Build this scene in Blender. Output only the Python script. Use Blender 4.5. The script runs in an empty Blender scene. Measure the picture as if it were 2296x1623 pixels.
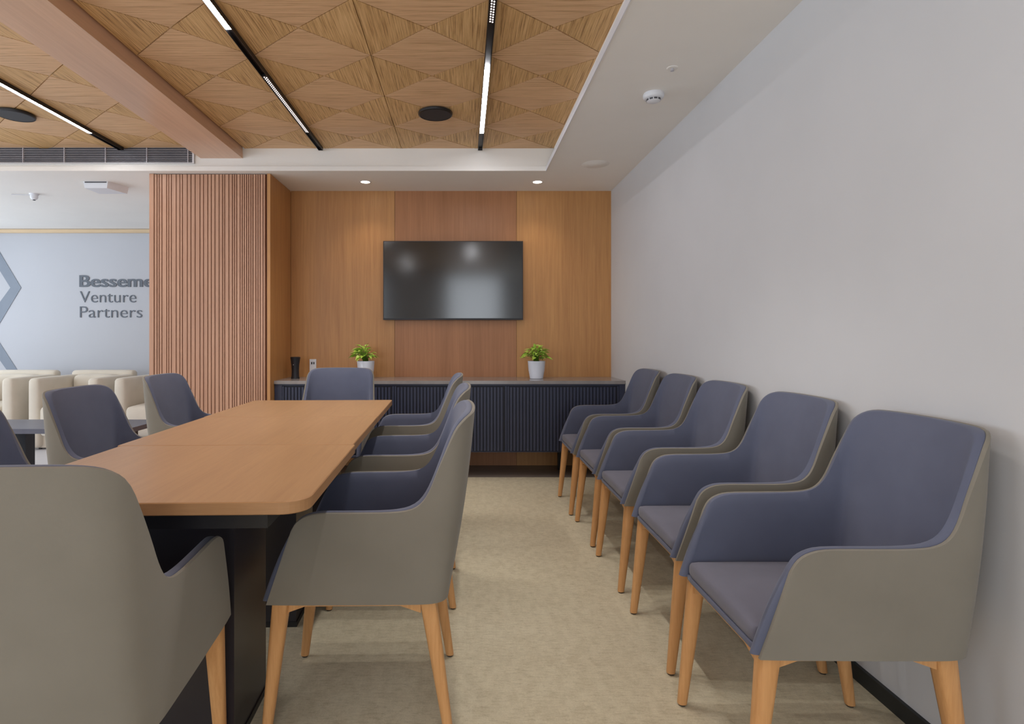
import bpy, bmesh, math, random
from mathutils import Vector, Matrix
C = bpy.context.scene.collection
PI = math.pi
R = math.radians

# ---------------------------------------------------------------- camera
cam_d = bpy.data.cameras.new('camera')
cam = bpy.data.objects.new('camera', cam_d); C.objects.link(cam)
cam_d.sensor_width = 36.0
cam_d.lens = 36.0 * 1300 / 2296
cam_d.shift_x = (1148 - 1040) / 2296
cam_d.shift_y = -(811.5 - 757) / 2296
cam_d.clip_start = 0.05
cam.location = (0, 0, 1.10)
cam.rotation_euler = (R(90), 0, 0)
bpy.context.scene.camera = cam

# ---------------------------------------------------------------- colour management, world, daylight
vs = bpy.context.scene.view_settings
vs.view_transform = 'Standard'; vs.look = 'None'; vs.exposure = 0.04; vs.gamma = 1.0; vs.use_curve_mapping = False
w = bpy.data.worlds.new('world'); bpy.context.scene.world = w; w.use_nodes = True
w.node_tree.nodes['Background'].inputs[0].default_value = (0.75, 0.85, 1.0, 1)
w.node_tree.nodes['Background'].inputs[1].default_value = 0.6

def area(name, loc, rot, sx, sy, power, col):
    l = bpy.data.lights.new(name, 'AREA'); l.shape = 'RECTANGLE'; l.size = sx; l.size_y = sy
    l.energy = power; l.color = col
    o = bpy.data.objects.new(name, l); C.objects.link(o); o.location = loc; o.rotation_euler = rot
    return o
# daylight through the window wall on the left (facing +X), the glazed door behind (facing +Y)
area('daylight_left', (-5.93, 3.6, 1.45), (0, R(-90), 0), 2.0, 5.6, 88, (0.80, 0.90, 1.0))
area('daylight_left_near', (-5.93, -0.6, 1.45), (0, R(-90), 0), 2.0, 1.9, 38, (0.80, 0.90, 1.0))
area('daylight_rear', (0.22, -2.44, 1.35), (R(90), 0, 0), 1.1, 2.1, 30, (0.88, 0.94, 1.0))
area('daylight_rear_left', (-3.4, -2.44, 1.45), (R(90), 0, 0), 3.2, 1.9, 56, (0.80, 0.90, 1.0))

# ---------------------------------------------------------------- materials
def lin(c):
    return tuple((x/255/12.92 if x/255 <= 0.04045 else ((x/255+0.055)/1.055)**2.4) for x in c)
def base(name, col, rough=0.6, metal=0.0, spec=0.5):
    m = bpy.data.materials.new(name); m.use_nodes = True
    b = m.node_tree.nodes['Principled BSDF']
    b.inputs['Base Color'].default_value = (*lin(col), 1)
    b.inputs['Roughness'].default_value = rough
    b.inputs['Metallic'].default_value = metal
    b.inputs['Specular IOR Level'].default_value = spec
    return m, m.node_tree, b
def coords(nt, scale, kind='Object', rot=(0, 0, 0)):
    tc = nt.nodes.new('ShaderNodeTexCoord'); mp = nt.nodes.new('ShaderNodeMapping')
    mp.inputs['Scale'].default_value = scale; mp.inputs['Rotation'].default_value = rot
    nt.links.new(tc.outputs[kind], mp.inputs['Vector']); return mp.outputs['Vector']
def noise(nt, vec, scale=1, detail=4, rough=0.55, dist=0):
    n = nt.nodes.new('ShaderNodeTexNoise'); n.inputs['Scale'].default_value = scale
    n.inputs['Detail'].default_value = detail; n.inputs['Roughness'].default_value = rough
    n.inputs['Distortion'].default_value = dist
    nt.links.new(vec, n.inputs['Vector']); return n.outputs['Fac']
def ramp(nt, fac, stops):
    r = nt.nodes.new('ShaderNodeValToRGB'); e = r.color_ramp.elements
    while len(e) < len(stops): e.new(0.5)
    for i, (p, c) in enumerate(stops): e[i].position = p; e[i].color = (*lin(c), 1)
    nt.links.new(fac, r.inputs['Fac']); return r.outputs['Color']
def mix(nt, a, b, fac, mode='MIX'):
    m = nt.nodes.new('ShaderNodeMix'); m.data_type = 'RGBA'; m.blend_type = mode
    if isinstance(fac, (int, float)): m.inputs[0].default_value = fac
    else: nt.links.new(fac, m.inputs[0])
    nt.links.new(a, m.inputs[6]); nt.links.new(b, m.inputs[7]); return m.outputs[2]
def bump(nt, b, h, strength=0.2, dist=0.002):
    n = nt.nodes.new('ShaderNodeBump'); n.inputs['Strength'].default_value = strength
    n.inputs['Distance'].default_value = dist
    nt.links.new(h, n.inputs['Height']); nt.links.new(n.outputs['Normal'], b.inputs['Normal'])

def mat_plain(name, col, rough=0.6, metal=0.0, spec=0.5, var=6, sc=6):
    m, nt, b = base(name, col, rough, metal, spec)
    f = noise(nt, coords(nt, (1, 1, 1)), sc, 3)
    c = ramp(nt, f, [(0.3, tuple(max(0, x-var) for x in col)), (0.7, tuple(min(255, x+var) for x in col))])
    nt.links.new(c, b.inputs['Base Color']); return m
def mat_fabric(name, col, var=7):
    m, nt, b = base(name, col, 0.85, 0, 0.25)
    v = coords(nt, (1, 1, 1))
    f = noise(nt, v, 5, 3)
    c = ramp(nt, f, [(0.3, tuple(x-var for x in col)), (0.7, tuple(x+var for x in col))])
    nt.links.new(c, b.inputs['Base Color'])
    b.inputs['Sheen Weight'].default_value = 0.15
    bump(nt, b, noise(nt, v, 700, 2), 0.12, 0.0006); return m
def mat_wood(name, a, bcol, stretch, rough=0.45, spec=0.4, sc=1.0, contrast=(0.32, 0.68), coat=0):
    """fine grain running along the axis whose stretch is smallest"""
    m, nt, b = base(name, a, rough, 0, spec)
    v = coords(nt, stretch)
    f = noise(nt, v, 6*sc, 6, 0.65, 0.4)
    c1 = ramp(nt, f, [(contrast[0], a), (contrast[1], bcol)])
    v2 = coords(nt, tuple(s*0.22 for s in stretch))
    f2 = noise(nt, v2, 3*sc, 2)
    mid = tuple((p*0.8+q*0.2) for p, q in zip(a, bcol)); lt = tuple(min(255, q*1.03) for q in bcol)
    c2 = ramp(nt, f2, [(0.3, mid), (0.72, lt)])
    nt.links.new(mix(nt, c1, c2, 0.45), b.inputs['Base Color'])
    if coat: b.inputs['Coat Weight'].default_value = coat; b.inputs['Coat Roughness'].default_value = 0.25
    bump(nt, b, f, 0.06, 0.001); return m

M = {}
M['wall'] = mat_plain('painted_plaster', (208, 207, 208), 0.7, spec=0.3, var=2, sc=2)
M['lounge_wall'] = mat_plain('white_paint', (192, 193, 198), 0.7, spec=0.3, var=2, sc=1)
M['soffit'] = mat_plain('soffit_paint', (244, 240, 234), 0.8, spec=0.2, var=2, sc=2)
M['veneer'] = mat_wood('oak_veneer', (166, 114, 68), (202, 150, 94), (9, 9, 0.35), 0.42, sc=0.9)
M['veneer_red'] = mat_wood('oak_veneer_reddish', (152, 102, 66), (180, 126, 86), (9, 9, 0.3), 0.42, sc=0.9)
M['beam'] = mat_wood('beam_veneer', (200, 158, 128), (222, 180, 148), (9, 0.4, 9), 0.3, coat=0.3)
M['slat'] = mat_wood('slat_wood', (172, 126, 100), (202, 158, 130), (12, 12, 0.4), 0.4)
M['slat_gap'] = mat_plain('slat_groove', (112, 68, 46), 0.7)
M['table'] = mat_wood('table_oak', (160, 124, 90), (180, 142, 104), (14, 0.8, 14), 0.35, spec=0.45, sc=0.8)
M['table_edge'] = mat_wood('table_edge', (154, 114, 76), (172, 130, 90), (1.5, 1.5, 20), 0.45)
M['leg'] = mat_wood('beech_leg', (188, 134, 82), (216, 164, 110), (20, 20, 1.2), 0.4)
M['shell'] = mat_fabric('taupe_leather', (128, 122, 111), 3)
M['slate'] = mat_fabric('slate_fabric', (93, 97, 116), 4)
M['seat'] = mat_fabric('grey_seat_fabric', (106, 105, 118), 4)
M['dark'] = mat_plain('matt_black', (34, 33, 38), 0.5, var=2)
M['pedestal'] = mat_plain('pedestal_black', (44, 40, 44), 0.32, var=3)
M['black'] = mat_plain('black_aluminium', (26, 24, 26), 0.4, var=2)
M['rubber'] = mat_plain('glide_rubber', (60, 48, 40), 0.6)
M['cab'] = mat_plain('navy_lacquer', (50, 55, 78), 0.45, var=2)
M['cab_in'] = mat_plain('navy_groove', (24, 27, 42), 0.6, var=2)
M['stone'] = mat_plain('grey_stone', (150, 144, 142), 0.18, var=6, sc=14)
M['white'] = mat_plain('white_plastic', (226, 226, 230), 0.4, var=2)
M['pot'] = mat_plain('white_ceramic', (226, 230, 240), 0.35, var=2)
M['soil'] = mat_plain('soil', (58, 48, 36), 0.95, var=14, sc=60)
M['stem'] = mat_plain('green_stem', (104, 140, 40), 0.5)
M['silver'] = mat_plain('grille_aluminium', (190, 186, 192), 0.4, 0.2)
M['grille_dark'] = mat_plain('duct_dark', (50, 48, 52), 0.8)
M['grey_sign'] = mat_plain('grey_lettering', (98, 104, 113), 0.6, var=2)
M['emblem'] = mat_plain('pale_grey_vinyl', (130, 138, 150), 0.6, var=2)
M['tan'] = mat_wood('pale_oak_trim', (206, 178, 142), (222, 198, 164), (0.5, 9, 9), 0.5)
M['cream'] = mat_fabric('cream_upholstery', (216, 206, 190), 4)
M['beige'] = mat_fabric('beige_cushion', (190, 166, 130), 8)
M['coffee'] = mat_plain('dark_stained_top', (92, 92, 104), 0.3, var=4)
M['base'] = mat_plain('black_skirting', (34, 36, 36), 0.5, var=2)
M['vent_slot'] = mat_plain('detector_slot', (70, 68, 70), 0.6)

m, nt, b = base('tv_glass', (10, 10, 12), 0.13, 0, 0.9)
f = noise(nt, coords(nt, (1, 1, 1)), 3, 1)
nt.links.new(ramp(nt, f, [(0.3, (9, 9, 11)), (0.7, (12, 12, 14))]), b.inputs['Base Color'])
M['tv'] = m
def emis(name, col, s):
    m = bpy.data.materials.new(name); m.use_nodes = True
    b = m.node_tree.nodes['Principled BSDF']
    b.inputs['Base Color'].default_value = (0.8, 0.8, 0.8, 1)
    b.inputs['Emission Color'].default_value = (*lin(col), 1); b.inputs['Emission Strength'].default_value = s
    return m
M['led'] = emis('led_diffuser', (250, 250, 255), 70)
M['led_dot'] = emis('led_dot', (255, 240, 235), 1.6)
M['downlight'] = emis('downlight_lens', (255, 238, 214), 14)

# leaves: yellow-green with lighter variation
m, nt, b = base('leaf_green', (140, 180, 50), 0.45, 0, 0.4)
f = noise(nt, coords(nt, (1, 1, 1)), 28, 2)
nt.links.new(ramp(nt, f, [(0.3, (150, 190, 56)), (0.55, (194, 226, 100)), (0.75, (232, 242, 166))]), b.inputs['Base Color'])
b.inputs['Subsurface Weight'].default_value = 0.0
M['leaf'] = m

# ceiling veneer: strong straw-like streaks, one material per grain direction
def mat_ceil(name, stretch, a, mid, lt):
    m, nt, b = base(name, mid, 0.5, 0, 0.35)
    v = coords(nt, stretch)
    f = noise(nt, v, 20, 5, 0.68, 0.0)
    c = ramp(nt, f, [(0.36, a), (0.47, mid), (0.66, lt)])
    f2 = noise(nt, coords(nt, (1, 1, 1)), 1.3, 2)
    c2 = ramp(nt, f2, [(0.3, tuple(x*0.93 for x in mid)), (0.7, tuple(min(255, x*1.06) for x in mid))])
    nt.links.new(mix(nt, c, c2, 0.3), b.inputs['Base Color'])
    bump(nt, b, f, 0.25, 0.002); return m
M['ceil_x'] = mat_ceil('zebrano_across', (0.16, 9.0, 1), (158, 116, 76), (218, 177, 134), (236, 200, 160))
M['ceil_y'] = mat_ceil('zebrano_along', (9.0, 0.16, 1), (116, 78, 40), (206, 164, 110), (242, 206, 152))

# carpet: mottled loop pile
m, nt, b = base('carpet_pile', (160, 146, 118), 0.95, 0, 0.1)
v = coords(nt, (1, 1, 1))
f1 = noise(nt, coords(nt, (3.0, 1.6, 1)), 9, 6, 0.72)
f2 = noise(nt, coords(nt, (1.0, 4.0, 1)), 26, 4, 0.7)
f3 = noise(nt, v, 1.2, 2)
c1 = ramp(nt, f1, [(0.40, (186, 173, 142)), (0.58, (230, 219, 190))])
c2 = ramp(nt, f2, [(0.36, (150, 136, 106)), (0.48, (212, 200, 170)), (0.70, (232, 222, 196))])
c3 = ramp(nt, f3, [(0.35, (200, 186, 160)), (0.68, (216, 206, 178))])
c = mix(nt, mix(nt, c1, c2, 0.5), c3, 0.35)
f4 = noise(nt, v, 160, 3, 0.8)
c4 = ramp(nt, f4, [(0.30, (176, 162, 134)), (0.70, (226, 216, 190))])
nt.links.new(mix(nt, c, c4, 0.3), b.inputs['Base Color'])
bump(nt, b, noise(nt, v, 260, 4, 0.8), 0.5, 0.004)
M['carpet'] = m
M['strip'] = mat_wood('dark_plank', (98, 88, 80), (126, 116, 108), (0.6, 8, 8), 0.35)
M['tile'] = mat_plain('pale_tile', (214, 214, 220), 0.25, var=3, sc=2)

# ---------------------------------------------------------------- mesh helpers
def box(bm, x0, x1, y0, y1, z0, z1, mi=0):
    v = [bm.verts.new(p) for p in ((x0, y0, z0), (x1, y0, z0), (x1, y1, z0), (x0, y1, z0), (x0, y0, z1), (x1, y0, z1), (x1, y1, z1), (x0, y1, z1))]
    for f in ((3, 2, 1, 0), (4, 5, 6, 7), (0, 1, 5, 4), (1, 2, 6, 5), (2, 3, 7, 6), (3, 0, 4, 7)):
        bm.faces.new([v[i] for i in f]).material_index = mi
    return v
def bevel(bm, r, seg=3, ang=40):
    es = [e for e in bm.edges if len(e.link_faces) == 2 and e.calc_face_angle(0) > R(ang)]
    bmesh.ops.bevel(bm, geom=es, offset=r, segments=seg, profile=0.5, affect='EDGES')
def obj(name, bm, mat, parent=None, smooth=False, loc=None):
    bmesh.ops.recalc_face_normals(bm, faces=bm.faces[:])
    me = bpy.data.meshes.new(name); bm.to_mesh(me); bm.free()
    for m_ in (mat if isinstance(mat, (list, tuple)) else [mat]): me.materials.append(m_)
    if smooth:
        for p in me.polygons: p.use_smooth = True
        if smooth != 'all': me.set_sharp_from_angle(angle=R(smooth if smooth is not True else 40))
    o = bpy.data.objects.new(name, me); C.objects.link(o)
    if loc: o.location = loc
    if parent: o.parent = parent
    return o
def bxo(name, dims, mat, parent=None, r=0, seg=3):
    bm = bmesh.new(); box(bm, *dims)
    if r: bevel(bm, r, seg)
    return obj(name, bm, mat, parent, smooth=30 if r else False)
def thing(name, label, cat, loc=(0, 0, 0), rz=0, group=None):
    o = bpy.data.objects.new(name, None); C.objects.link(o); o.empty_display_size = 0.1
    o.location = loc; o.rotation_euler = (0, 0, rz); o['label'] = label; o['category'] = cat
    if group: o['group'] = group
    return o
def tag(o, label, cat, group=None):
    o['label'] = label; o['category'] = cat
    if group: o['group'] = group
    return o
def struct(o, label=None):
    o['kind'] = 'structure'
    if label: o['label'] = label
    return o
def dup(root, name, loc, rz, label, group=None):
    r = root.copy(); r.name = name; C.objects.link(r); r.location = loc; r.rotation_euler = (0, 0, rz); r['label'] = label
    if group: r['group'] = group
    for ch in list(root.children):
        c = ch.copy(); C.objects.link(c); c.parent = r
        for g in ch.children:
            d = g.copy(); C.objects.link(d); d.parent = c
    return r
def lathe(bm, prof, n=32, cx=0, cy=0, mi=0, cap0=True, cap1=True):
    rings = []
    for (r, z) in prof:
        rings.append([bm.verts.new((cx + r*math.cos(2*PI*i/n), cy + r*math.sin(2*PI*i/n), z)) for i in range(n)])
    for a, b_ in zip(rings, rings[1:]):
        for i in range(n):
            bm.faces.new((a[i], a[(i+1) % n], b_[(i+1) % n], b_[i])).material_index = mi
    if cap0: bm.faces.new(rings[0][::-1]).material_index = mi
    if cap1: bm.faces.new(rings[-1]).material_index = mi
def cushion(bm, cx, cy, cz, hx, hy, hz, r, crown=0.0, n=10, taper=0.0):
    """rounded box of half sizes hx,hy,hz with soft edges r and a crowned top/bottom"""
    for ax in range(3):
        for s in (-1, 1):
            g = []
            for i in range(n+1):
                row = []
                for j in range(n+1):
                    a = -1 + 2*i/n; b_ = -1 + 2*j/n
                    a = math.sin(a*PI/2); b_ = math.sin(b_*PI/2)
                    p = [0, 0, 0]; p[ax] = s; p[(ax+1) % 3] = a; p[(ax+2) % 3] = b_
                    q = Vector((p[0]*hx, p[1]*hy, p[2]*hz))
                    c_ = Vector([max(-(h-r), min(h-r, t)) for h, t in zip((hx, hy, hz), q)])
                    d = q - c_
                    if d.length > 1e-9: d = d.normalized()*r
                    q = c_ + d
                    u, v_ = q.x/hx, q.y/hy
                    q.z += crown*(1-u*u)*(1-v_*v_)*(1 if q.z > 0 else 0)
                    if taper: q.y *= 1 - taper*(q.x/hx*0.5+0.5)
                    row.append(bm.verts.new((cx+q.x, cy+q.y, cz+q.z)))
                g.append(row)
            for i in range(n):
                for j in range(n):
                    bm.faces.new((g[i][j], g[i+1][j], g[i+1][j+1], g[i][j+1]))
    bmesh.ops.remove_doubles(bm, verts=bm.verts[:], dist=1e-5)
def tube(bm, pts, rad, n=6):
    rings = []
    for k, p in enumerate(pts):
        p = Vector(p); t = (Vector(pts[min(k+1, len(pts)-1)]) - Vector(pts[max(k-1, 0)])).normalized()
        a = t.cross(Vector((0.3, 0.2, 1)).normalized())
        if a.length < 1e-4: a = Vector((1, 0, 0))
        a.normalize(); b_ = t.cross(a)
        r = rad[k] if isinstance(rad, (list, tuple)) else rad
        rings.append([bm.verts.new(p + a*r*math.cos(2*PI*i/n) + b_*r*math.sin(2*PI*i/n)) for i in range(n)])
    for a, b_ in zip(rings, rings[1:]):
        for i in range(n): bm.faces.new((a[i], a[(i+1) % n], b_[(i+1) % n], b_[i]))
    bm.faces.new(rings[0][::-1]); bm.faces.new(rings[-1])

# ================================================================= THE ROOM
XW = 1.27          # right wall
YB = 5.0           # panelled back wall
ZS = 2.365         # plaster soffit
ZW = 2.545         # wooden ceiling
YL = 6.77          # lounge far wall
XL = -6.0; YR = -2.5
struct(bxo('floor', (-2.45, XW, YR, 4.57, -0.05, 0), M['carpet']), 'beige mottled carpet floor of the meeting room')
struct(bxo('floor', (-2.45, XW, 4.57, YB, -0.05, -0.001), M['strip']), 'dark plank floor strip under the low cabinet')
struct(bxo('floor', (XL, -2.45, YR, YL, -0.05, -0.001), M['tile']), 'pale tiled floor of the lounge')
struct(bxo('wall_right', (XW, XW+0.1, YR, YL, -0.05, 2.7), M['wall']), 'long blank off-white plaster wall')
# back wall: three veneer boards
bm = bmesh.new()
for (a, b_, mi) in ((-1.49, -0.5975, 0), (-0.5945, 0.4525, 1), (0.4555, XW, 0)):
    box(bm, a, b_, YB, YB+0.02, -0.05, ZS, mi)
box(bm, -1.49, XW, YB+0.02, YB+0.1, -0.05, ZS, 0)
struct(obj('wall_back', bm, [M['veneer'], M['veneer_red']]), 'oak veneer panelled back wall behind the television')
struct(bxo('wall_lounge', (XL, -1.6, YL, YL+0.1, 0, 2.7), M['lounge_wall']), 'white lounge wall with grey lettering')
# left and rear walls with their window openings
bm = bmesh.new()
box(bm, XL-0.1, XL, YR, YL, 0, 0.4); box(bm, XL-0.1, XL, YR, YL, 2.5, 2.7)
for (a, b_) in ((YR, -1.6), (0.4, 0.75), (6.45, YL)): box(bm, XL-0.1, XL, a, b_, 0.4, 2.5)
struct(obj('wall_left', bm, M['lounge_wall']))
bm = bmesh.new()
box(bm, XL, -5.05, YR-0.1, YR, 0, 2.7); box(bm, -5.05, -1.75, YR-0.1, YR, 0, 0.45); box(bm, -1.75, -0.35, YR-0.1, YR, 0, 2.7)
box(bm, 0.8, XW, YR-0.1, YR, 0, 2.7); box(bm, -5.05, 0.8, YR-0.1, YR, 2.45, 2.7)
struct(obj('wall_rear', bm, M['wall']))
def winframe(name, axis, pos, a0, a1, z0, z1, n):
    bm = bmesh.new(); t = 0.025
    def b2(u0, u1, w0, w1):
        if axis == 'x': box(bm, pos-0.07, pos-0.02, u0, u1, w0, w1)
        else: box(bm, u0, u1, pos-0.07, pos-0.02, w0, w1)
    b2(a0, a1, z0, z0+2*t); b2(a0, a1, z1-2*t, z1)
    for k in range(n+1):
        u = a0 + (a1-a0)*k/n; b2(max(a0, u-t), min(a1, u+t), z0+2*t, z1-2*t)
    struct(obj(name, bm, M['black']))
winframe('window_1', 'x', XL, 0.75, 6.45, 0.4, 2.5, 5)
winframe('window_2', 'x', XL, -1.6, 0.4, 0.4, 2.5, 2)
winframe('window_3', 'y', YR, -5.05, -1.75, 0.45, 2.45, 3)
winframe('door_1', 'y', YR, -0.35, 0.8, 0.0, 2.45, 1)

# soffit slabs (right strip, back strip, lounge)
YLIP = 4.397; XLIP = 0.626; LT = 0.034; YF = 4.43
bm = bmesh.new()
box(bm, XLIP, XW, YR, YLIP, ZS, ZS+LT); box(bm, XLIP+0.06, XW, YR, YLIP, ZS+LT, 2.7)
struct(obj('ceiling_soffit', bm, M['soffit']), 'plaster soffit strip beside the wooden ceiling')
bm = bmesh.new()
box(bm, XL, XW, YLIP, YL, ZS, ZS+LT); box(bm, XL, XW, YF, YL, ZS+LT, 2.7)
struct(obj('ceiling_back', bm, M['soffit']), 'plaster ceiling in front of the back wall and over the lounge')
# thin bright lip edge of the soffit
struct(bxo('trim_1', (XLIP-0.004, XLIP, YR, YLIP, ZS-0.003, ZS+LT), M['white']), 'white edge bead of the soffit')

# wooden ceiling made of triangular veneer boards
def wood_ceiling(name, xc, nx, x_min, x_max, y_min, y_max):
    bm = bmesh.new(); g = 0.0024; rel = 0.008
    def tri(pts, mi):
        c = sum((Vector(p) for p in pts), Vector())/3
        q = [Vector(p) + (c-Vector(p)).normalized()*g*2.2 for p in pts]
        lo = [bm.verts.new(p) for p in q]; hi = [bm.verts.new((p.x, p.y, p.z+0.012)) for p in q]
        bm.faces.new(lo).material_index = mi
        for i in range(3): bm.faces.new((lo[i], lo[(i+1) % 3], hi[(i+1) % 3], hi[i])).material_index = mi
    def clip(x): return x
    y0 = 2.97 - 0.5*11
    for i in range(nx):
        xa = xc + 0.6*i; xb = xa + 0.6
        for j in range(15):
            ya = y0 + 0.5*j; yb = ya+0.5
            if ya >= y_max or yb <= y_min: continue
            cx, cy = (xa+xb)/2, (ya+yb)/2
            ctr = (cx, cy, ZW+rel)
            a, b_, c_, d = (xa, ya, ZW), (xb, ya, ZW), (xb, yb, ZW), (xa, yb, ZW)
            tri((a, b_, ctr), 0); tri((c_, d, ctr), 0); tri((b_, c_, ctr), 1); tri((d, a, ctr), 1)
    for co, no in (((x_min, 0, 0), (-1, 0, 0)), ((x_max, 0, 0), (1, 0, 0)), ((0, y_min, 0), (0, -1, 0)), ((0, y_max, 0), (0, 1, 0))):
        bmesh.ops.bisect_plane(bm, geom=bm.verts[:]+bm.edges[:]+bm.faces[:], plane_co=co, plane_no=no, clear_outer=True)
    box(bm, x_min, x_max, y_min, y_max, ZW+0.014, ZW+0.06, 2)
    return struct(obj(name, bm, [M['ceil_x'], M['ceil_y'], M['tan']]), 'diamond patterned wood veneer ceiling')
wood_ceiling('ceiling', 0.124-0.6*3, 5, -1.69, XLIP+0.06, YR, YF)
wood_ceiling('ceiling', -2.0-0.6*7, 7, XL, -2.01, YR, YF)
# boxed beam
struct(bxo('trim_2', (-2.01, -1.69, YR, YF, 2.47, 2.62), M['beam']), 'boxed oak ceiling beam')

# skirting
struct(bxo('baseboard_right', (XW-0.012, XW, YR, 4.53, 0, 0.05), M['base'], r=0.002), 'low black skirting on the right wall')

# lounge wood trim
struct(bxo('trim_3', (XL, -1.6, YL-0.03, YL, ZS-0.045, ZS-0.004), M['tan']), 'pale wood strip at the top of the lounge wall')

# ---------------------------------------------------------------- slatted pillar
PX0, PX1, PY = -2.424, -1.492, 4.47
pil = thing('slatted_pillar', 'wide oak pillar clad in uneven vertical slats between lounge and meeting room', 'pillar', ((PX0+PX1)/2, PY, 0))
ox, oy = (PX0+PX1)/2, PY
hw = (PX1-PX0)/2
bxo('core', (-hw+0.01, hw-0.01, 0.022, 0.9, 0, ZS-0.001), M['slat_gap'], pil)
random.seed(4)
bm = bmesh.new(); x = -hw+0.04
pat = [0.016, 0.010, 0.022, 0.010, 0.010, 0.026, 0.014, 0.010, 0.020, 0.030]
k = 0
while x < hw-0.035:
    wd = pat[(k*3+k//4) % len(pat)]
    if x+wd > hw-0.03: break
    box(bm, x, x+wd, 0, 0.024, 0, ZS-0.006); x += wd + 0.0065; k += 1
bevel(bm, 0.0015, 1)
obj('slat_panel', bm, M['slat'], pil)
bxo('edge_board', (-hw, -hw+0.034, -0.002, 0.9, 0, ZS-0.002), M['slat'], pil, r=0.002)
bxo('edge_board', (hw-0.024, hw, -0.002, 0.53, 0, ZS-0.002), M['veneer'], pil, r=0.001)
# ---------------------------------------------------------------- air grille above the lounge opening
gr = thing('air_grille', 'long aluminium air-conditioning grille of horizontal bars above the lounge opening', 'air vent', (-4.0, YF, 2.49))
GX0, GX1 = -1.95, 1.945      # local
bxo('backing', (GX0, GX1, -0.004, -0.001, -0.058, 0.064), M['grille_dark'], gr)
bm = bmesh.new()
for k in range(9):
    z = -0.052+k*0.0135; box(bm, GX0+0.01, GX1-0.012, -0.016, -0.006, z, z+0.0028)
obj('louvre_bars', bm, M['silver'], gr)
k = 0; x = GX1-0.045
while x > GX0:
    bxo('divider', (x-0.003, x+0.003, -0.019, -0.005, -0.058, 0.062), M['silver'], gr); x -= 0.314; k += 1
bm = bmesh.new()
box(bm, GX0, GX1, -0.018, -0.001, 0.062, 0.067); box(bm, GX0, GX1, -0.018, -0.001, -0.064, -0.058)
box(bm, GX1-0.012, GX1, -0.018, -0.001, -0.058, 0.062); box(bm, GX0, GX0+0.012, -0.018, -0.001, -0.058, 0.062)
obj('frame', bm, M['white'], gr)

# ---------------------------------------------------------------- linear ceiling tracks
def track(x, lit, dots, label):
    t = thing('track_light', label, 'ceiling light', (x, 0, ZW), 0, 'black linear tracks let into the wooden ceiling')
    bm = bmesh.new(); y0, y1, hw_ = -2.3, 4.4, 0.017
    box(bm, -hw_, -hw_+0.003, y0, y1, -0.024, 0.0); box(bm, hw_-0.003, hw_, y0, y1, -0.024, 0.0)
    box(bm, -hw_, hw_, y1, y1+0.003, -0.024, 0); box(bm, -hw_+0.003, hw_-0.003, y0, y1, -0.006, 0.0)
    obj('channel', bm, M['black'], t)
    for (a, b_) in lit:
        bxo('light_diffuser', (-hw_+0.004, hw_-0.004, a, b_, -0.021, -0.008), M['led'], t)
    for (a, b_) in dots:
        f_ = bxo('spot_module', (-hw_+0.004, hw_-0.004, a, b_, -0.020, -0.008), M['black'], t)
        bm = bmesh.new(); n = int((b_-a)/0.02)
        for i in range(n):
            for xx in (-0.0055, 0.0055):
                yy = a+0.012+i*0.02 + (0.005 if xx > 0 else 0)
                lathe(bm, [(0.0036, -0.0225), (0.0036, -0.019)], 8, xx, yy)
        d = obj('led_dots', bm, M['led_dot'], f_)
        for q_ in (0.2, 0.5, 0.8):
            l = bpy.data.lights.new('track_spot', 'SPOT'); l.energy = 19; l.color = (1, 0.97, 0.93); l.spot_size = R(95); l.spot_blend = 0.7; l.shadow_soft_size = 0.02
            lo = bpy.data.objects.new('track_spot', l); C.objects.link(lo); lo.location = (x, a+(b_-a)*q_, ZW-0.03)
    return t
track(0.124, [(3.10, 4.04), (-0.3, 0.64)], [(1.72, 2.63)], 'black ceiling track nearest the right wall, in line with the television')
track(-1.086, [(1.72, 2.68), (-1.7, -0.76)], [(3.16, 4.04)], 'black ceiling track above the table, right of the boxed beam')
track(-2.6, [(3.10-0.0, 4.04), (1.0, 2.6)], [(-0.5, 0.4)], 'black ceiling track left of the boxed beam, ending at the air grille')

# ---------------------------------------------------------------- ceiling discs, downlights, detectors
def disc(x, y, label):
    t = thing('ceiling_speaker', label, 'ceiling speaker', (x, y, ZW), 0, 'round black ceiling speakers')
    bm = bmesh.new(); lathe(bm, [(0.100, -0.016), (0.108, -0.013), (0.110, -0.004), (0.110, 0.0)], 48, cap0=False); obj('rim', bm, M['black'], t, smooth=True)
    bm = bmesh.new(); lathe(bm, [(0.0995, -0.0145), (0.0995, -0.004)], 48); obj('mesh_cover', bm, M['dark'], t)
disc(-0.183, 3.73, 'flat round black disc on the wooden ceiling, left of the bright track')
disc(-2.90, 3.75, 'flat round black disc on the wooden ceiling above the air grille')
def down(x, y, label):
    t = thing('downlight', label, 'ceiling light', (x, y, ZS), 0, 'small recessed downlights in front of the back wall')
    bm = bmesh.new(); lathe(bm, [(0.036, -0.002), (0.046, -0.002), (0.047, 0.0)], 32, cap0=False, cap1=False); obj('ring', bm, M['white'], t, smooth=True)
    bm = bmesh.new(); lathe(bm, [(0.036, -0.0018), (0.036, -0.0005)], 32); obj('lens', bm, M['downlight'], t)
    l = bpy.data.lights.new('downlight_beam', 'SPOT'); l.energy = 5.5; l.color = (1, 0.85, 0.66); l.spot_size = R(110); l.spot_blend = 0.9; l.shadow_soft_size = 0.03
    lo = bpy.data.objects.new('downlight_beam', l); C.objects.link(lo); lo.location = (x, y, ZS-0.02)
down(-0.80, 4.71, 'small round lit downlight in the soffit, left of the television')
down(0.598, 4.71, 'small round lit downlight in the soffit, right of the television')
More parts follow.
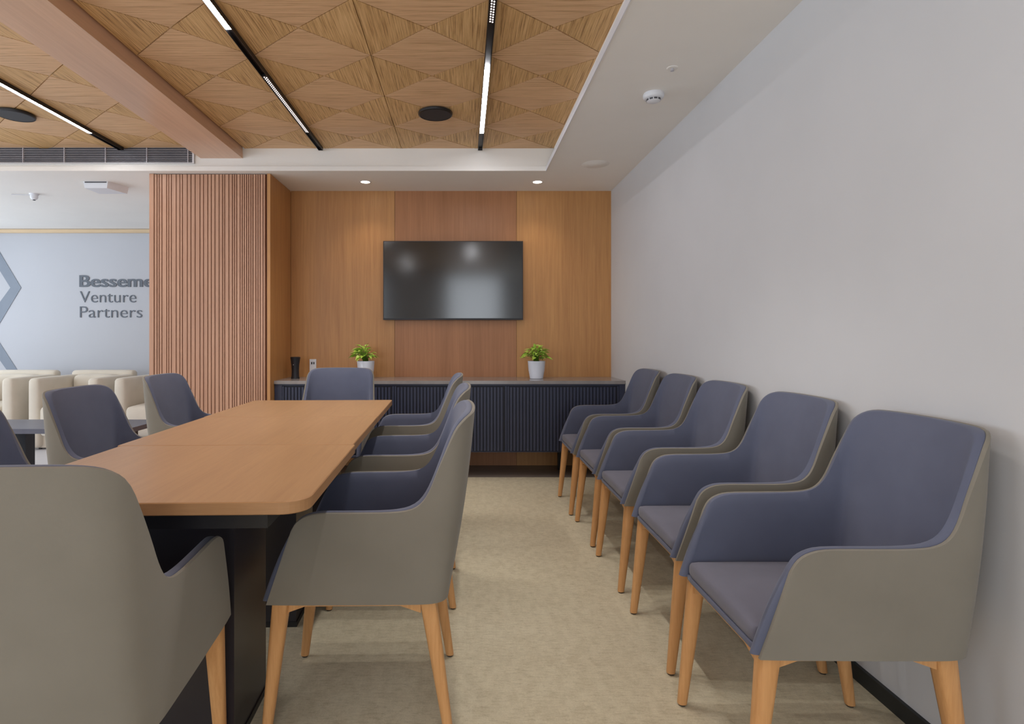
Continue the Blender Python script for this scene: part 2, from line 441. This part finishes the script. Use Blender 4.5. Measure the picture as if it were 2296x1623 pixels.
# smoke detector
t = thing('smoke_detector', 'white domed smoke detector on the right-hand soffit', 'smoke detector', (0.983, 3.006, ZS))
bm = bmesh.new(); lathe(bm, [(0.0, -0.047), (0.022, -0.046), (0.034, -0.040), (0.036, -0.030), (0.047, -0.028), (0.052, -0.020), (0.053, -0.008), (0.050, 0.0)], 40, cap0=False)
obj('housing', bm, M['white'], t, smooth=50)
bm = bmesh.new()
for i in range(10):
    a0 = 2*PI*i/10+0.08; a1 = 2*PI*(i+1)/10-0.08
    p = [(math.cos(a)*r, math.sin(a)*r, z) for (a, r, z) in ((a0, 0.0362, -0.039), (a1, 0.0362, -0.039), (a1, 0.0378, -0.031), (a0, 0.0378, -0.031))]
    bm.faces.new([bm.verts.new(q) for q in p])
obj('vent_slots', bm, M['vent_slot'], t)
# flush sprinkler plates
bm = bmesh.new(); lathe(bm, [(0.0, -0.004), (0.045, -0.004), (0.050, -0.0015), (0.096, -0.0015), (0.100, 0.0)], 40, cap0=False)
tag(obj('ceiling_plate', bm, M['soffit'], smooth=30, loc=(0.96, 4.23, ZS)), 'flush round plate painted like the soffit, near the back wall', 'ceiling plate')
t = thing('sprinkler_head', 'tiny sprinkler cover on the soffit beyond the smoke detector, nearer the front', 'sprinkler', (0.978, 2.72, ZS))
bm = bmesh.new(); lathe(bm, [(0.022, -0.003), (0.026, -0.001), (0.026, 0)], 24, cap0=True); obj('cover_ring', bm, M['soffit'], t)
bm = bmesh.new(); lathe(bm, [(0.004, -0.016), (0.009, -0.014), (0.006, -0.004), (0.006, -0.002)], 12); obj('nozzle', bm, M['silver'], t)

# lounge ceiling fittings
t = thing('ceiling_unit', 'white box-shaped fitting on the lounge ceiling beside the slatted pillar', 'ceiling fitting', (-2.95, 4.72, ZS))
bm = bmesh.new(); vs_ = [(-0.13, -0.03, 0), (0.07, -0.03, 0), (0.13, 0.16, 0), (-0.13, 0.16, 0)]
lo = [bm.verts.new((x*0.9, y, -0.055)) for x, y, z in vs_]; hi = [bm.verts.new((x, y, 0)) for x, y, z in vs_]
bm.faces.new(lo); bm.faces.new(hi)
for i in range(4): bm.faces.new((lo[i], lo[(i+1) % 4], hi[(i+1) % 4], hi[i]))
obj('body', bm, M['white'], t)
bxo('dark_gap', (-0.115, 0.06, -0.034, -0.031, -0.012, -0.004), M['vent_slot'], t)
t = thing('ceiling_camera', 'small white camera on a thin arm under the lounge ceiling', 'camera', (-3.78, 5.1, ZS))
bm = bmesh.new(); lathe(bm, [(0.035, -0.012), (0.038, 0)], 24); obj('mount', bm, M['white'], t, smooth=True)
bm = bmesh.new(); lathe(bm, [(0.0, -0.055), (0.02, -0.05), (0.03, -0.035), (0.03, -0.012)], 24, cap0=False); h_ = obj('head', bm, M['white'], t, smooth=True)
bm = bmesh.new(); lathe(bm, [(0.010, -0.0575), (0.011, -0.050)], 12); obj('lens', bm, M['black'], h_)
bm = bmesh.new(); tube(bm, [(-0.2, 0, -0.006), (-0.03, 0, -0.01)], 0.003); obj('cable', bm, M['silver'], t)
tag(bxo('ceiling_slot', (-3.19, -3.08, 4.99, 5.02, ZS-0.004, ZS), M['grey_sign']), 'short grey slot in the lounge ceiling', 'ceiling slot')

# ---------------------------------------------------------------- lettering and emblem
def text_mesh(s, size, bold):
    cu = bpy.data.curves.new('t', 'FONT'); cu.body = s; cu.size = size; cu.extrude = 0.004; cu.offset = bold*0.3 if bold else -0.0022
    o = bpy.data.objects.new('t', cu); C.objects.link(o)
    dg = bpy.context.evaluated_depsgraph_get(); me = bpy.data.meshes.new_from_object(o.evaluated_get(dg))
    bpy.data.objects.remove(o); return me
sg = thing('wall_lettering', 'grey three-line company lettering on the white lounge wall', 'lettering', (-4.48, YL, 0))
for s, z, width, bold in (('Bessemer', 1.694, 0.96, 0.0042), ('Venture', 1.511, 0.655, 0.0), ('Partners', 1.334, 0.725, 0.0)):
    me = text_mesh(s, 0.195, bold)
    xs = [v.co.x for v in me.vertices]; sx = width/(max(xs)-min(xs)); x0 = min(xs)
    me.transform(Matrix.Scale(sx, 4, (1, 0, 0)) @ Matrix.Translation((-x0, 0, 0)))
    me.transform(Matrix.Rotation(R(90), 4, 'X'))
    if bold:
        bm = bmesh.new()
        for k_ in range(5):
            me2 = me.copy(); me2.transform(Matrix.Translation((bold*(k_-2)*0.75, -0.0001*k_, 0))); bm.from_mesh(me2)
        bm.to_mesh(me); bm.free()
    me.name = 'text_line'; me.materials.clear(); me.materials.append(M['grey_sign'])
    o = bpy.data.objects.new('text_line', me); C.objects.link(o); o.parent = sg; o.location = (0, -0.004, z)
# hexagonal chevron bands, continuing beyond the left edge
def W(px, py): return ((px-1040)*YL/1300, 1.1-(py-757)*YL/1300)
em = thing('wall_emblem', 'pale grey angular emblem of chevron bands on the white lounge wall', 'emblem', (-5.3, YL, 1.6))
def band(name, pts):
    bm = bmesh.new(); q = [W(*p) for p in pts]
    a = [bm.verts.new((x+5.3, -0.006, z-1.6)) for x, z in q]; b_ = [bm.verts.new((x+5.3, -0.001, z-1.6)) for x, z in q]
    bm.faces.new(a); bm.faces.new(b_[::-1])
    for i in range(len(q)): bm.faces.new((a[i], a[(i+1) % len(q)], b_[(i+1) % len(q)], b_[i]))
    obj(name, bm, M['emblem'], em)
band('chevron_band', [(-45, 488), (-18, 535), (48, 645), (-18, 755), (-45, 800), (-45, 742), (-38, 730), (24, 645), (-38, 545), (-45, 545)])
band('diagonal_band', [(-45, 705), (-45, 762), (-5, 800), (20, 835), (43, 835), (0, 768), (-30, 722)][2:6] + [(-20, 735), (-20, 772)])

# ---------------------------------------------------------------- television
tv = thing('television', 'wall-mounted flat black television on the oak back wall', 'television', (-0.0915, YB, 1.588))
bxo('casing', (-0.5965, 0.5965, -0.055, -0.02, -0.3365, 0.3365), M['black'], tv, r=0.004)
bxo('screen', (-0.589, 0.589, -0.0565, -0.0555, -0.322, 0.330), M['tv'], tv)
bxo('lower_bezel', (-0.5965, 0.5965, -0.058, -0.0552, -0.3365, -0.324), M['dark'], tv)
bxo('wall_bracket', (-0.2, 0.2, -0.02, -0.001, -0.2, 0.2), M['black'], tv)

# ---------------------------------------------------------------- sideboard
CY = 4.56; DZ0, DZ1 = 0.205, 0.722
cb = thing('low_cabinet', 'long navy low cabinet with fluted doors along the back wall', 'cabinet', (0, CY, 0))
bm = bmesh.new()
box(bm, PX1+0.004, XW-0.004, 0.022, YB-CY-0.03, 0.20, 0.735)
box(bm, PX1+0.004, -1.43, 0.0, 0.022, 0.20, 0.735); box(bm, 1.222, XW-0.004, 0.0, 0.022, 0.20, 0.735)
box(bm, -1.43, 1.222, 0.002, 0.022, 0.722, 0.735); box(bm, -1.43, 1.222, 0.006, 0.022, 0.198, 0.205)
obj('body', bm, M['cab'], cb)
for k, (a, b_) in enumerate(((-1.43, -0.547), (-0.547, 0.34), (0.34, 1.222))):
    bm = bmesh.new(); a += 0.003; b_ -= 0.003
    box(bm, a, b_, 0.006, 0.021, DZ0+0.002, DZ1-0.004, 1)
    box(bm, a, a+0.012, -0.002, 0.008, DZ0+0.002, DZ1-0.004); box(bm, b_-0.012, b_, -0.002, 0.008, DZ0+0.002, DZ1-0.004)
    x = a+0.020
    while x < b_-0.025:
        box(bm, x, x+0.017, -0.003, 0.007, DZ0+0.004, DZ1-0.012); x += 0.0262
    obj('door', bm, [M['cab'], M['cab_in']], cb)
for x in (-1.3, -0.1, 0.805, 1.2):
    bxo('leg', (x-0.02, x+0.02, 0.27, 0.31, 0, 0.20), M['black'], cb)
ct = bxo('countertop', (PX1+0.003, XW-0.001, CY-0.012, YB-0.001, 0.736, 0.762), M['stone'], r=0.002)
tag(ct, 'thin grey stone worktop lying along the navy cabinet', 'worktop')

# wall socket + black speaker
t = thing('power_socket', 'small white wall socket plate on the veneer above the worktop', 'socket', (-1.30, YB, 0.875))
bxo('plate', (-0.028, 0.028, -0.008, 0, -0.062, 0.040), M['white'], t, r=0.003)
bm = bmesh.new()
for xx in (-0.014, 0.004): box(bm, xx, xx+0.010, -0.0095, -0.0078, -0.004, 0.016)
obj('socket_holes', bm, M['dark'], t)
bm = bmesh.new(); lathe(bm, [(0.034, 0), (0.034, 0.006), (0.031, 0.02), (0.030, 0.07), (0.032, 0.115), (0.039, 0.165), (0.041, 0.176), (0.036, 0.178)], 32)
t = thing('wireless_speaker', 'black waisted cylinder speaker standing on the worktop in the left corner', 'speaker', (-1.395, 4.80, 0.762))
obj('body', bm, M['dark'], t, smooth=40)
bm = bmesh.new(); lathe(bm, [(0.035, 0.178), (0.034, 0.1795)], 32); obj('top_panel', bm, M['black'], t)
bm = bmesh.new(); lathe(bm, [(0.003, 0), (0.003, 0.002)], 8, 0, 0); o_ = obj('indicator', bm, M['silver'], t, loc=(-0.006, -0.0335, 0.115)); o_.rotation_euler = (R(90), 0, 0)

# ---------------------------------------------------------------- potted plants
def leaf(bm, base_p, direc, up, L, Wd, droop):
    d = Vector(direc).normalized(); s = d.cross(Vector(up)).normalized(); n = s.cross(d).normalized()
    rows = []
    for k in range(6):
        t_ = k/5; w_ = Wd*math.sin(PI*min(1, t_**0.7*0.97+0.03))*(1-0.25*t_)
        p = Vector(base_p) + d*L*t_ - Vector((0, 0, 1))*droop*L*t_*t_
        rows.append([bm.verts.new(p - s*w_ + n*w_*0.35), bm.verts.new(p), bm.verts.new(p + s*w_ + n*w_*0.35)])
    for a, b_ in zip(rows, rows[1:]):
        bm.faces.new((a[0], a[1], b_[1], b_[0])); bm.faces.new((a[1], a[2], b_[2], b_[1]))
def plant(x, y, seed, label, spread, tilt):
    t = thing('potted_plant', label, 'plant', (x, y, 0.762), 0, 'leafy potted plants on the worktop')
    bm = bmesh.new(); lathe(bm, [(0.050, 0), (0.054, 0.003), (0.066, 0.07), (0.072, 0.143), (0.0725, 0.146), (0.068, 0.146), (0.066, 0.135), (0.0, 0.135)], 40, cap1=False)
    obj('pot', bm, M['pot'], t, smooth=40)
    bm = bmesh.new(); lathe(bm, [(0.0655, 0.134), (0.064, 0.140), (0.03, 0.143), (0.0, 0.144)], 24, cap1=False); obj('soil', bm, M['soil'], t, smooth=True)
    rd = random.Random(seed); bs = bmesh.new(); bl = bmesh.new()
    for k in range(95):
        a = rd.uniform(0, 2*PI); e = rd.uniform(0.15, 1.0)
        rr = spread*e*rd.uniform(0.75, 1.0); hh = 0.015 + 0.11*(1-e*e*0.7)*rd.uniform(0.4, 1.1)
        p0 = Vector((math.cos(a)*0.02*e, math.sin(a)*0.02*e, 0.140))
        p2 = Vector((math.cos(a)*rr*0.72 + tilt, math.sin(a)*rr*0.72, 0.140+hh))
        p1 = p0*0.5 + p2*0.5 + Vector((-math.cos(a)*rr*0.18, -math.sin(a)*rr*0.18, hh*0.18))
        tube(bs, [p0, p1, p2], [0.0018, 0.0014, 0.001], 5)
        dr = (p2-p1).normalized() + Vector((math.cos(a)*0.8, math.sin(a)*0.8, -0.2)) + Vector((rd.uniform(-.5, .5), rd.uniform(-.5, .5), rd.uniform(-.3, .3)))
        leaf(bl, p2, dr, (rd.uniform(-.4, .4), rd.uniform(-.4, .4), 1), rd.uniform(0.042, 0.066), rd.uniform(0.013, 0.021), rd.uniform(0.1, 0.6))
    obj('stems', bs, M['stem'], t, smooth='all'); obj('foliage', bl, M['leaf'], t, smooth='all')
plant(-0.81, 4.79, 11, 'green plant in white pot behind the head chair, left on the worktop', 0.115, -0.02)
plant(0.60, 4.79, 23, 'leafy green plant in a white pot standing clear on the right of the worktop', 0.135, 0.0)

# ---------------------------------------------------------------- conference table modules
TZ = 0.75
def table_module(name_label, cx, cy, rz, hx, hy, rn, rf):
    t = thing('table_module', name_label, 'table', (cx, cy, 0), rz, 'oak-topped modules forming the conference table')
    bm = bmesh.new()
    def outline(off):
        pts = []
        for (sx, sy, r) in ((1, -1, rn), (1, 1, rf), (-1, 1, rf), (-1, -1, rn)):
            X, Y = hx-off, hy-off; r_ = max(0.004, r-off)
            a0 = {(1, -1): -PI/2, (1, 1): 0, (-1, 1): PI/2, (-1, -1): PI}[(sx, sy)]
            for k in range(9):
                a = a0 + PI/2*k/8
                pts.append((sx*(X-r_) + r_*math.cos(a), sy*(Y-r_) + r_*math.sin(a)))
        return pts
    prof = [(0.002, -0.028), (0.0, -0.026), (0.0, -0.002), (0.002, 0.0)]
    rings = [[bm.verts.new((x, y, TZ+z)) for x, y in outline(o)] for o, z in prof]
    for a, b_ in zip(rings, rings[1:]):
        for i in range(len(a)):
            j = (i+1) % len(a); bm.faces.new((a[i], a[j], b_[j], b_[i])).material_index = 1
    bm.faces.new(rings[0][::-1]).material_index = 1; bm.faces.new(rings[-1]).material_index = 0
    obj('tabletop', bm, [M['table'], M['table_edge']], t)
    bm = bmesh.new(); box(bm, -hx+0.10, hx-0.10, -hy+0.06, hy-0.06, TZ-0.075, TZ-0.029)
    obj('underframe', bm, M['black'], t)
    bm = bmesh.new(); box(bm, -0.115, 0.115, -0.025, 0.245, 0.02, TZ-0.076); bevel(bm, 0.004, 2)
    obj('pedestal', bm, M['pedestal'], t)
    bm = bmesh.new(); box(bm, -0.118, 0.118, -0.028, 0.248, 0.0, 0.02); obj('foot_plate', bm, M['black'], t)
    return t
TR = R(1.7)
table_module('near oak table module with rounded corners beside the closest chairs', -0.724, 1.557, TR, 0.378, 0.331, 0.06, 0.006)
table_module('middle oak table module between the two others', -0.754, 2.229, TR, 0.381, 0.3385, 0.006, 0.006)
table_module('far oak table module in front of the chair at the head by the cabinet', -0.776, 2.910, TR, 0.384, 0.340, 0.006, 0.012)

# ---------------------------------------------------------------- the armchair
ZBT = 0.380
NODES = [((0.000, .235), (.066, .240, .575)), ((0.012, .2355), (.082, .242, .602)), ((0.040, .237), (.108, .243, .619)), ((0.085, .238), (.148, .244, .627)),
         ((0.170, .239), (.24, .246, .628)), ((0.260, .240), (.33, .247, .629)), ((0.335, .240), (.385, .246, .635)), ((0.382, .240), (.417, .245, .652)),
         ((0.420, .239), (.440, .243, .685)), ((0.447, .235), (.463, .239, .74)), ((0.467, .226), (.490, .234, .80)), ((0.481, .211), (.514, .227, .848)),
         ((0.489, .188), (.538, .210, .874)), ((0.492, .150), (.557, .178, .886)), ((0.493, .100), (.566, .122, .889)), ((0.493, .045), (.570, .055, .890)), ((0.493, 0), (.571, 0, .890))]
def catmull(P, t):
    n = len(P)-1; i = min(int(t*n), n-1); f = t*n-i
    p0 = P[max(i-1, 0)]; p1 = P[i]; p2 = P[i+1]; p3 = P[min(i+2, n)]
    return tuple(0.5*((2*b_)+(-a+c_)*f+(2*a-5*b_+4*c_-d)*f*f+(-a+3*b_-3*c_+d)*f**3) for a, b_, c_, d in zip(p0, p1, p2, p3))
def chair_sections(N=44):
    half = []
    mirror_b = [n_[0] for n_ in NODES] + [(x, -y) for (x, y), _ in NODES[::-1][1:]]
    mirror_t = [n_[1] for n_ in NODES] + [(x, -y, z) for _, (x, y, z) in NODES[::-1][1:]]
    for k in range(2*N+1):
        t = k/(2*N); B = catmull(mirror_b, t); T = catmull(mirror_t, t)
        half.append((Vector((B[0], B[1], ZBT)), Vector(T)))
    out = []
    for k, (B, T) in enumerate(half):
        a = max(k-2, 0); b_ = min(k+2, len(half)-1)
        tb = half[b_][0]-half[a][0]; tt = half[b_][1]-half[a][1]; tt.z = 0
        if k < 8 or k > len(half)-9: d = Vector((1 if k < 8 else -1, 0, 0))
        else: d = (tb.normalized()+tt.normalized()).normalized()
        d.z = 0; d.normalize()
        out.append((B, T, Vector((d.y, -d.x, 0)), d))
    return out
CSEC = chair_sections()
def shell_pt(B, T, n, v, d):
    p = B.lerp(T, v)
    h = (T.z-ZBT)/0.51
    p = p - n*(0.013*math.sin(PI*v)*max(0, h-0.25)) + n*d
    return p
def make_chair(label, group):
    t = thing('armchair', label, 'chair', (0, 0, 0), 0, group)
    ox_ = Vector((-0.25, 0, 0))
    # outer shell
    bm = bmesh.new(); NV = 12; cols = []
    for (B, T, n, d) in CSEC:
        outer = [bm.verts.new(shell_pt(B, T, n, j/NV, 0)+ox_) for j in range(NV+1)]
        rim = [bm.verts.new(shell_pt(B, T, n, 1, 0.004)+Vector((0, 0, 0.0025))+ox_)]
        inner = [bm.verts.new(shell_pt(B, T, n, 1-j/NV, 0.009)+ox_) for j in range(NV+1)]
        cols.append(outer+rim+inner)
    for a, b_ in zip(cols, cols[1:]):
        for j in range(len(a)):
            jj = (j+1) % len(a); bm.faces.new((a[j], a[jj], b_[jj], b_[j]))
    bm.faces.new(cols[0]); bm.faces.new(cols[-1][::-1])
    o = obj('outer_shell', bm, M['shell'], t, smooth=50); o['label'] = 'taupe outer shell'
    # inner upholstery
    bm = bmesh.new(); cols = []
    def thick(k):
        s = min(k, len(CSEC)-1-k)/ (len(CSEC)/2)
        f = min(1, max(0, (s-0.60)/0.25)); f = f*f*(3-2*f)
        return 0.024*(1-f)+0.046*f
    def section(k, fwd, scale):
        B, T, n, d = CSEC[k]; th = thick(k); tr = min(th, 0.017)
        mid = 0.0095+tr/2; hf = (tr/2)*scale
        def extra(v):
            q_ = min(1, (1-v)/0.4); return (th-tr)*scale*q_*(2-q_)
        pts = []
        sh = d*fwd
        def P(v, dd, up=0): return shell_pt(B, T, n, v, dd)+sh*(1-v**3)+Vector((0, 0, up))+ox_
        for j in range(9): pts.append(P(0.03+0.97*j/8, mid-hf))
        for j in range(1, 6):
            a = PI*j/6; pts.append(P(1, mid-hf*math.cos(a), 0.3*hf*math.sin(a)))
        for j in range(9): pts.append(P(1-0.97*j/8, mid+hf+extra(1-0.97*j/8)+0.004*math.sin(PI*(1-j/8))*scale))
        return pts
    L = len(CSEC)-1
    for a in (75, 50, 25): cols.append(section(0, -0.016*math.sin(R(a)), math.cos(R(a))))
    for k in range(L+1): cols.append(section(k, 0, 1))
    for a in (25, 50, 75): cols.append(section(L, 0.016*math.sin(R(a)), math.cos(R(a))))
    for it in range(14):        # relax the inner face so the arm-to-back corner stays a soft fold
        new = [c[:] for c in cols]
        for k in range(12, len(cols)-12):
            ramp_ = min(1, (min(k, len(cols)-1-k)-11)/14)
            for j in range(10, len(cols[k])):
                wt = 0.5*ramp_*min(1, (j-9)/5)
                new[k][j] = cols[k][j]*(1-wt)+(cols[k-1][j]+cols[k+1][j])*(wt/2)
        cols = new
    cols = [[bm.verts.new(p) for p in c] for c in cols]
    for a, b_ in zip(cols, cols[1:]):
        for j in range(len(a)):
            jj = (j+1) % len(a); bm.faces.new((a[j], a[jj], b_[jj], b_[j]))
    bm.faces.new(cols[0]); bm.faces.new(cols[-1][::-1])
    o = obj('inner_upholstery', bm, M['slate'], t, smooth=60); o['label'] = 'slate blue-grey inner upholstery'
    # seat cushion and fabric rail below it
    bm = bmesh.new(); cushion(bm, 0.215+ox_.x, 0, 0.414, 0.212, 0.196, 0.024, 0.018, 0.012, 12)
    obj('seat_cushion', bm, M['seat'], t, smooth='all')
    bm = bmesh.new(); cushion(bm, 0.225+ox_.x, 0, 0.386, 0.222, 0.203, 0.010, 0.007, 0, 6)
    obj('seat_rail', bm, M['slate'], t, smooth='all')
    # wooden frame with corner gussets
    bm = bmesh.new()
    def rail(a, b_, w_, z0, z1):
        a = Vector(a); b_ = Vector(b_); d = (b_-a).normalized(); s = Vector((-d.y, d.x, 0))*w_/2
        q = [a-s, b_-s, b_+s, a+s]
        lo_ = [bm.verts.new((p.x, p.y, z0)) for p in q]; hi_ = [bm.verts.new((p.x, p.y, z1)) for p in q]
        bm.faces.new(lo_[::-1]); bm.faces.new(hi_)
        for i in range(4): bm.faces.new((lo_[i], lo_[(i+1) % 4], hi_[(i+1) % 4], hi_[i]))
        for (e, f) in ((a, d), (b_, -d)):
            tri_ = []
            for sg_ in (-1, 1):
                tri_.append([bm.verts.new(e+s*sg_*0.99+f*u+Vector((0, 0, z))) for (u, z) in ((0.015, z0+0.001), (0.075, z0+0.001), (0.015, z0-0.020))])
            bm.faces.new(tri_[0]); bm.faces.new(tri_[1][::-1])
            for i in range(3): bm.faces.new((tri_[0][i], tri_[0][(i+1) % 3], tri_[1][(i+1) % 3], tri_[1][i]))
    fx, rx = 0.026-0.25, 0.430-0.25; yy = 0.200
    for s in (-1, 1): rail((fx, s*yy, 0), (rx, s*yy, 0), 0.020, 0.364, 0.377)
    rail((fx, -yy, 0), (fx, yy, 0), 0.020, 0.364, 0.3768); rail((rx, -yy, 0), (rx, yy, 0), 0.020, 0.364, 0.3768)
    obj('seat_frame', bm, M['leg'], t)
    # tapered legs
    for (tx, ty, bx_, by_) in ((0.033, 0.203, -0.008, 0.208), (0.033, -0.203, -0.008, -0.208), (0.435, 0.198, 0.492, 0.203), (0.435, -0.198, 0.492, -0.203)):
        bm = bmesh.new(); rings = []
        for j in range(9):
            v = j/8; x = tx+(bx_-tx)*v; y = ty+(by_-ty)*v; z = 0.3765+(0.006-0.3765)*v
            h = 0.0235*(1-v)+0.0135*v; e = 4-1.4*v; ring = []
            for i in range(16):
                a = 2*PI*i/16; c_, s_ = math.cos(a), math.sin(a)
                rr = h/((abs(c_)**e+abs(s_)**e)**(1/e)); ring.append(bm.verts.new((x-0.25+rr*c_, y+rr*s_, z)))
            rings.append(ring)
        for a, b_ in zip(rings, rings[1:]):
            for i in range(16): bm.faces.new((a[i], a[(i+1) % 16], b_[(i+1) % 16], b_[i]))
        bm.faces.new(rings[0]); bm.faces.new(rings[-1][::-1])
        lg = obj('leg', bm, M['leg'], t, smooth=50)
        bm = bmesh.new(); lathe(bm, [(0.010, 0.0), (0.011, 0.006)], 14, bx_-0.25, by_); obj('foot_glide', bm, M['rubber'], lg)
    return t
G1 = 'armchairs lined up against the right wall'; G2 = 'armchairs on the right side of the table'
G3 = 'armchairs on the left side of the table'; G4 = 'armchairs at the ends of the table'
# local +X is the chair's back; origin 0.25 behind the front edge
c0 = make_chair('blue-grey and taupe armchair against the right wall, nearest and largest of the wall row', G1)
c0.location = (0.662+0.25, 1.530, 0)
ROW = [(0.685, 2.105, 'blue-grey and taupe armchair against the right wall, second nearest of the row'),
       (0.686, 2.712, 'blue-grey and taupe armchair against the right wall, middle of the five in the row'),
       (0.686, 3.260, 'blue-grey and taupe armchair against the right wall, second from the cabinet end'),
       (0.672, 3.805, 'blue-grey and taupe armchair against the right wall, farthest of the row beside the navy cabinet')]
for x, y, lb in ROW: dup(c0, 'armchair', (x+0.25, y, 0), 0, lb, G1)
for x, y, lb in ((-0.537, 1.800, 'armchair on the right side of the table, nearest, its whole taupe side in view'),
                 (-0.540, 2.555, 'armchair on the right side of the table, between the nearest and the farthest'),
                 (-0.575, 3.335, 'armchair on the right side of the table, farthest, closest to the navy cabinet')):
    dup(c0, 'armchair', (x+0.25, y, 0), TR*0.6, lb, G2)
for x, y, lb in ((-1.045, 1.745, 'armchair on the left side of the table, cut by the left edge of the picture'),
                 (-1.095, 2.455, 'armchair on the left side of the table, in front of the cream lounge seats'),
                 (-1.175, 3.305, 'armchair on the left side of the table, farthest, in front of the slatted pillar')):
    dup(c0, 'armchair', (x-0.25, y, 0), PI+TR, lb, G3)
dup(c0, 'armchair', (-0.820, 1.240, 0), -PI/2+R(4.5), 'armchair at the near head of the table seen from behind, filling the lower left', G4)
dup(c0, 'armchair', (-0.846, 3.470+0.25, 0), PI/2, 'armchair at the far head of the table, facing forward before the cabinet', G4)

# ---------------------------------------------------------------- lounge seats and coffee table
def lounge_chair(x, label):
    t = thing('lounge_armchair', label, 'armchair', (x, 6.0, 0), 0, 'cream lounge armchairs along the white wall')
    wd = 0.72
    bm = bmesh.new(); cushion(bm, 0.04+0.03, 0.02, 0.36, 0.06, 0.36, 0.345, 0.045, 0.0, 8); obj('arm', bm, M['cream'], t, smooth='all')
    bm = bmesh.new(); cushion(bm, wd-0.04-0.03, 0.02, 0.36, 0.06, 0.36, 0.345, 0.045, 0.0, 8); obj('arm', bm, M['cream'], t, smooth='all')
    bm = bmesh.new(); cushion(bm, wd/2, 0.33, 0.38, wd/2-0.02, 0.06, 0.37, 0.045, 0.0, 8); obj('backrest', bm, M['cream'], t, smooth='all')
    bm = bmesh.new(); cushion(bm, wd/2, 0.20, 0.56, wd/2-0.135, 0.075, 0.145, 0.05, 0.01, 8); obj('back_cushion', bm, M['cream'], t, smooth='all')
    bm = bmesh.new(); cushion(bm, wd/2, -0.06, 0.28, wd/2-0.135, 0.30, 0.15, 0.05, 0.015, 8); obj('seat_cushion', bm, M['cream'], t, smooth='all')
    bm = bmesh.new(); box(bm, 0.05, wd-0.05, -0.28, 0.33, 0.015, 0.14); obj('base', bm, M['cream'], t)
    bm = bmesh.new()
    for (a, b_) in ((0.09, -0.26), (wd-0.09, -0.26), (0.09, 0.31), (wd-0.09, 0.31)): lathe(bm, [(0.014, 0), (0.018, 0.02)], 10, a, b_)
    obj('feet', bm, M['dark'], t)
for x, lb in ((-5.12, 'cream lounge armchair at the left edge of the picture, its tan side showing'),
              (-4.28, 'cream lounge armchair behind the middle left meeting chair'),
              (-3.44, 'cream lounge armchair on the right, partly hidden by the slatted pillar')):
    lounge_chair(x, lb)
t = thing('coffee_table', 'long low dark coffee table in front of the cream lounge armchairs', 'table', (-3.05, 4.42, 0))
bxo('tabletop', (-0.72, 0.62, -0.23, 0.26, 0.405, 0.44), M['coffee'], t, r=0.004)
for (x, y) in ((-0.42, -0.10), (0.40, -0.10), (-0.42, 0.14), (0.40, 0.14)):
    bxo('leg', (x-0.06, x+0.06, y-0.05, y+0.05, 0, 0.404), M['dark'], t, r=0.004)
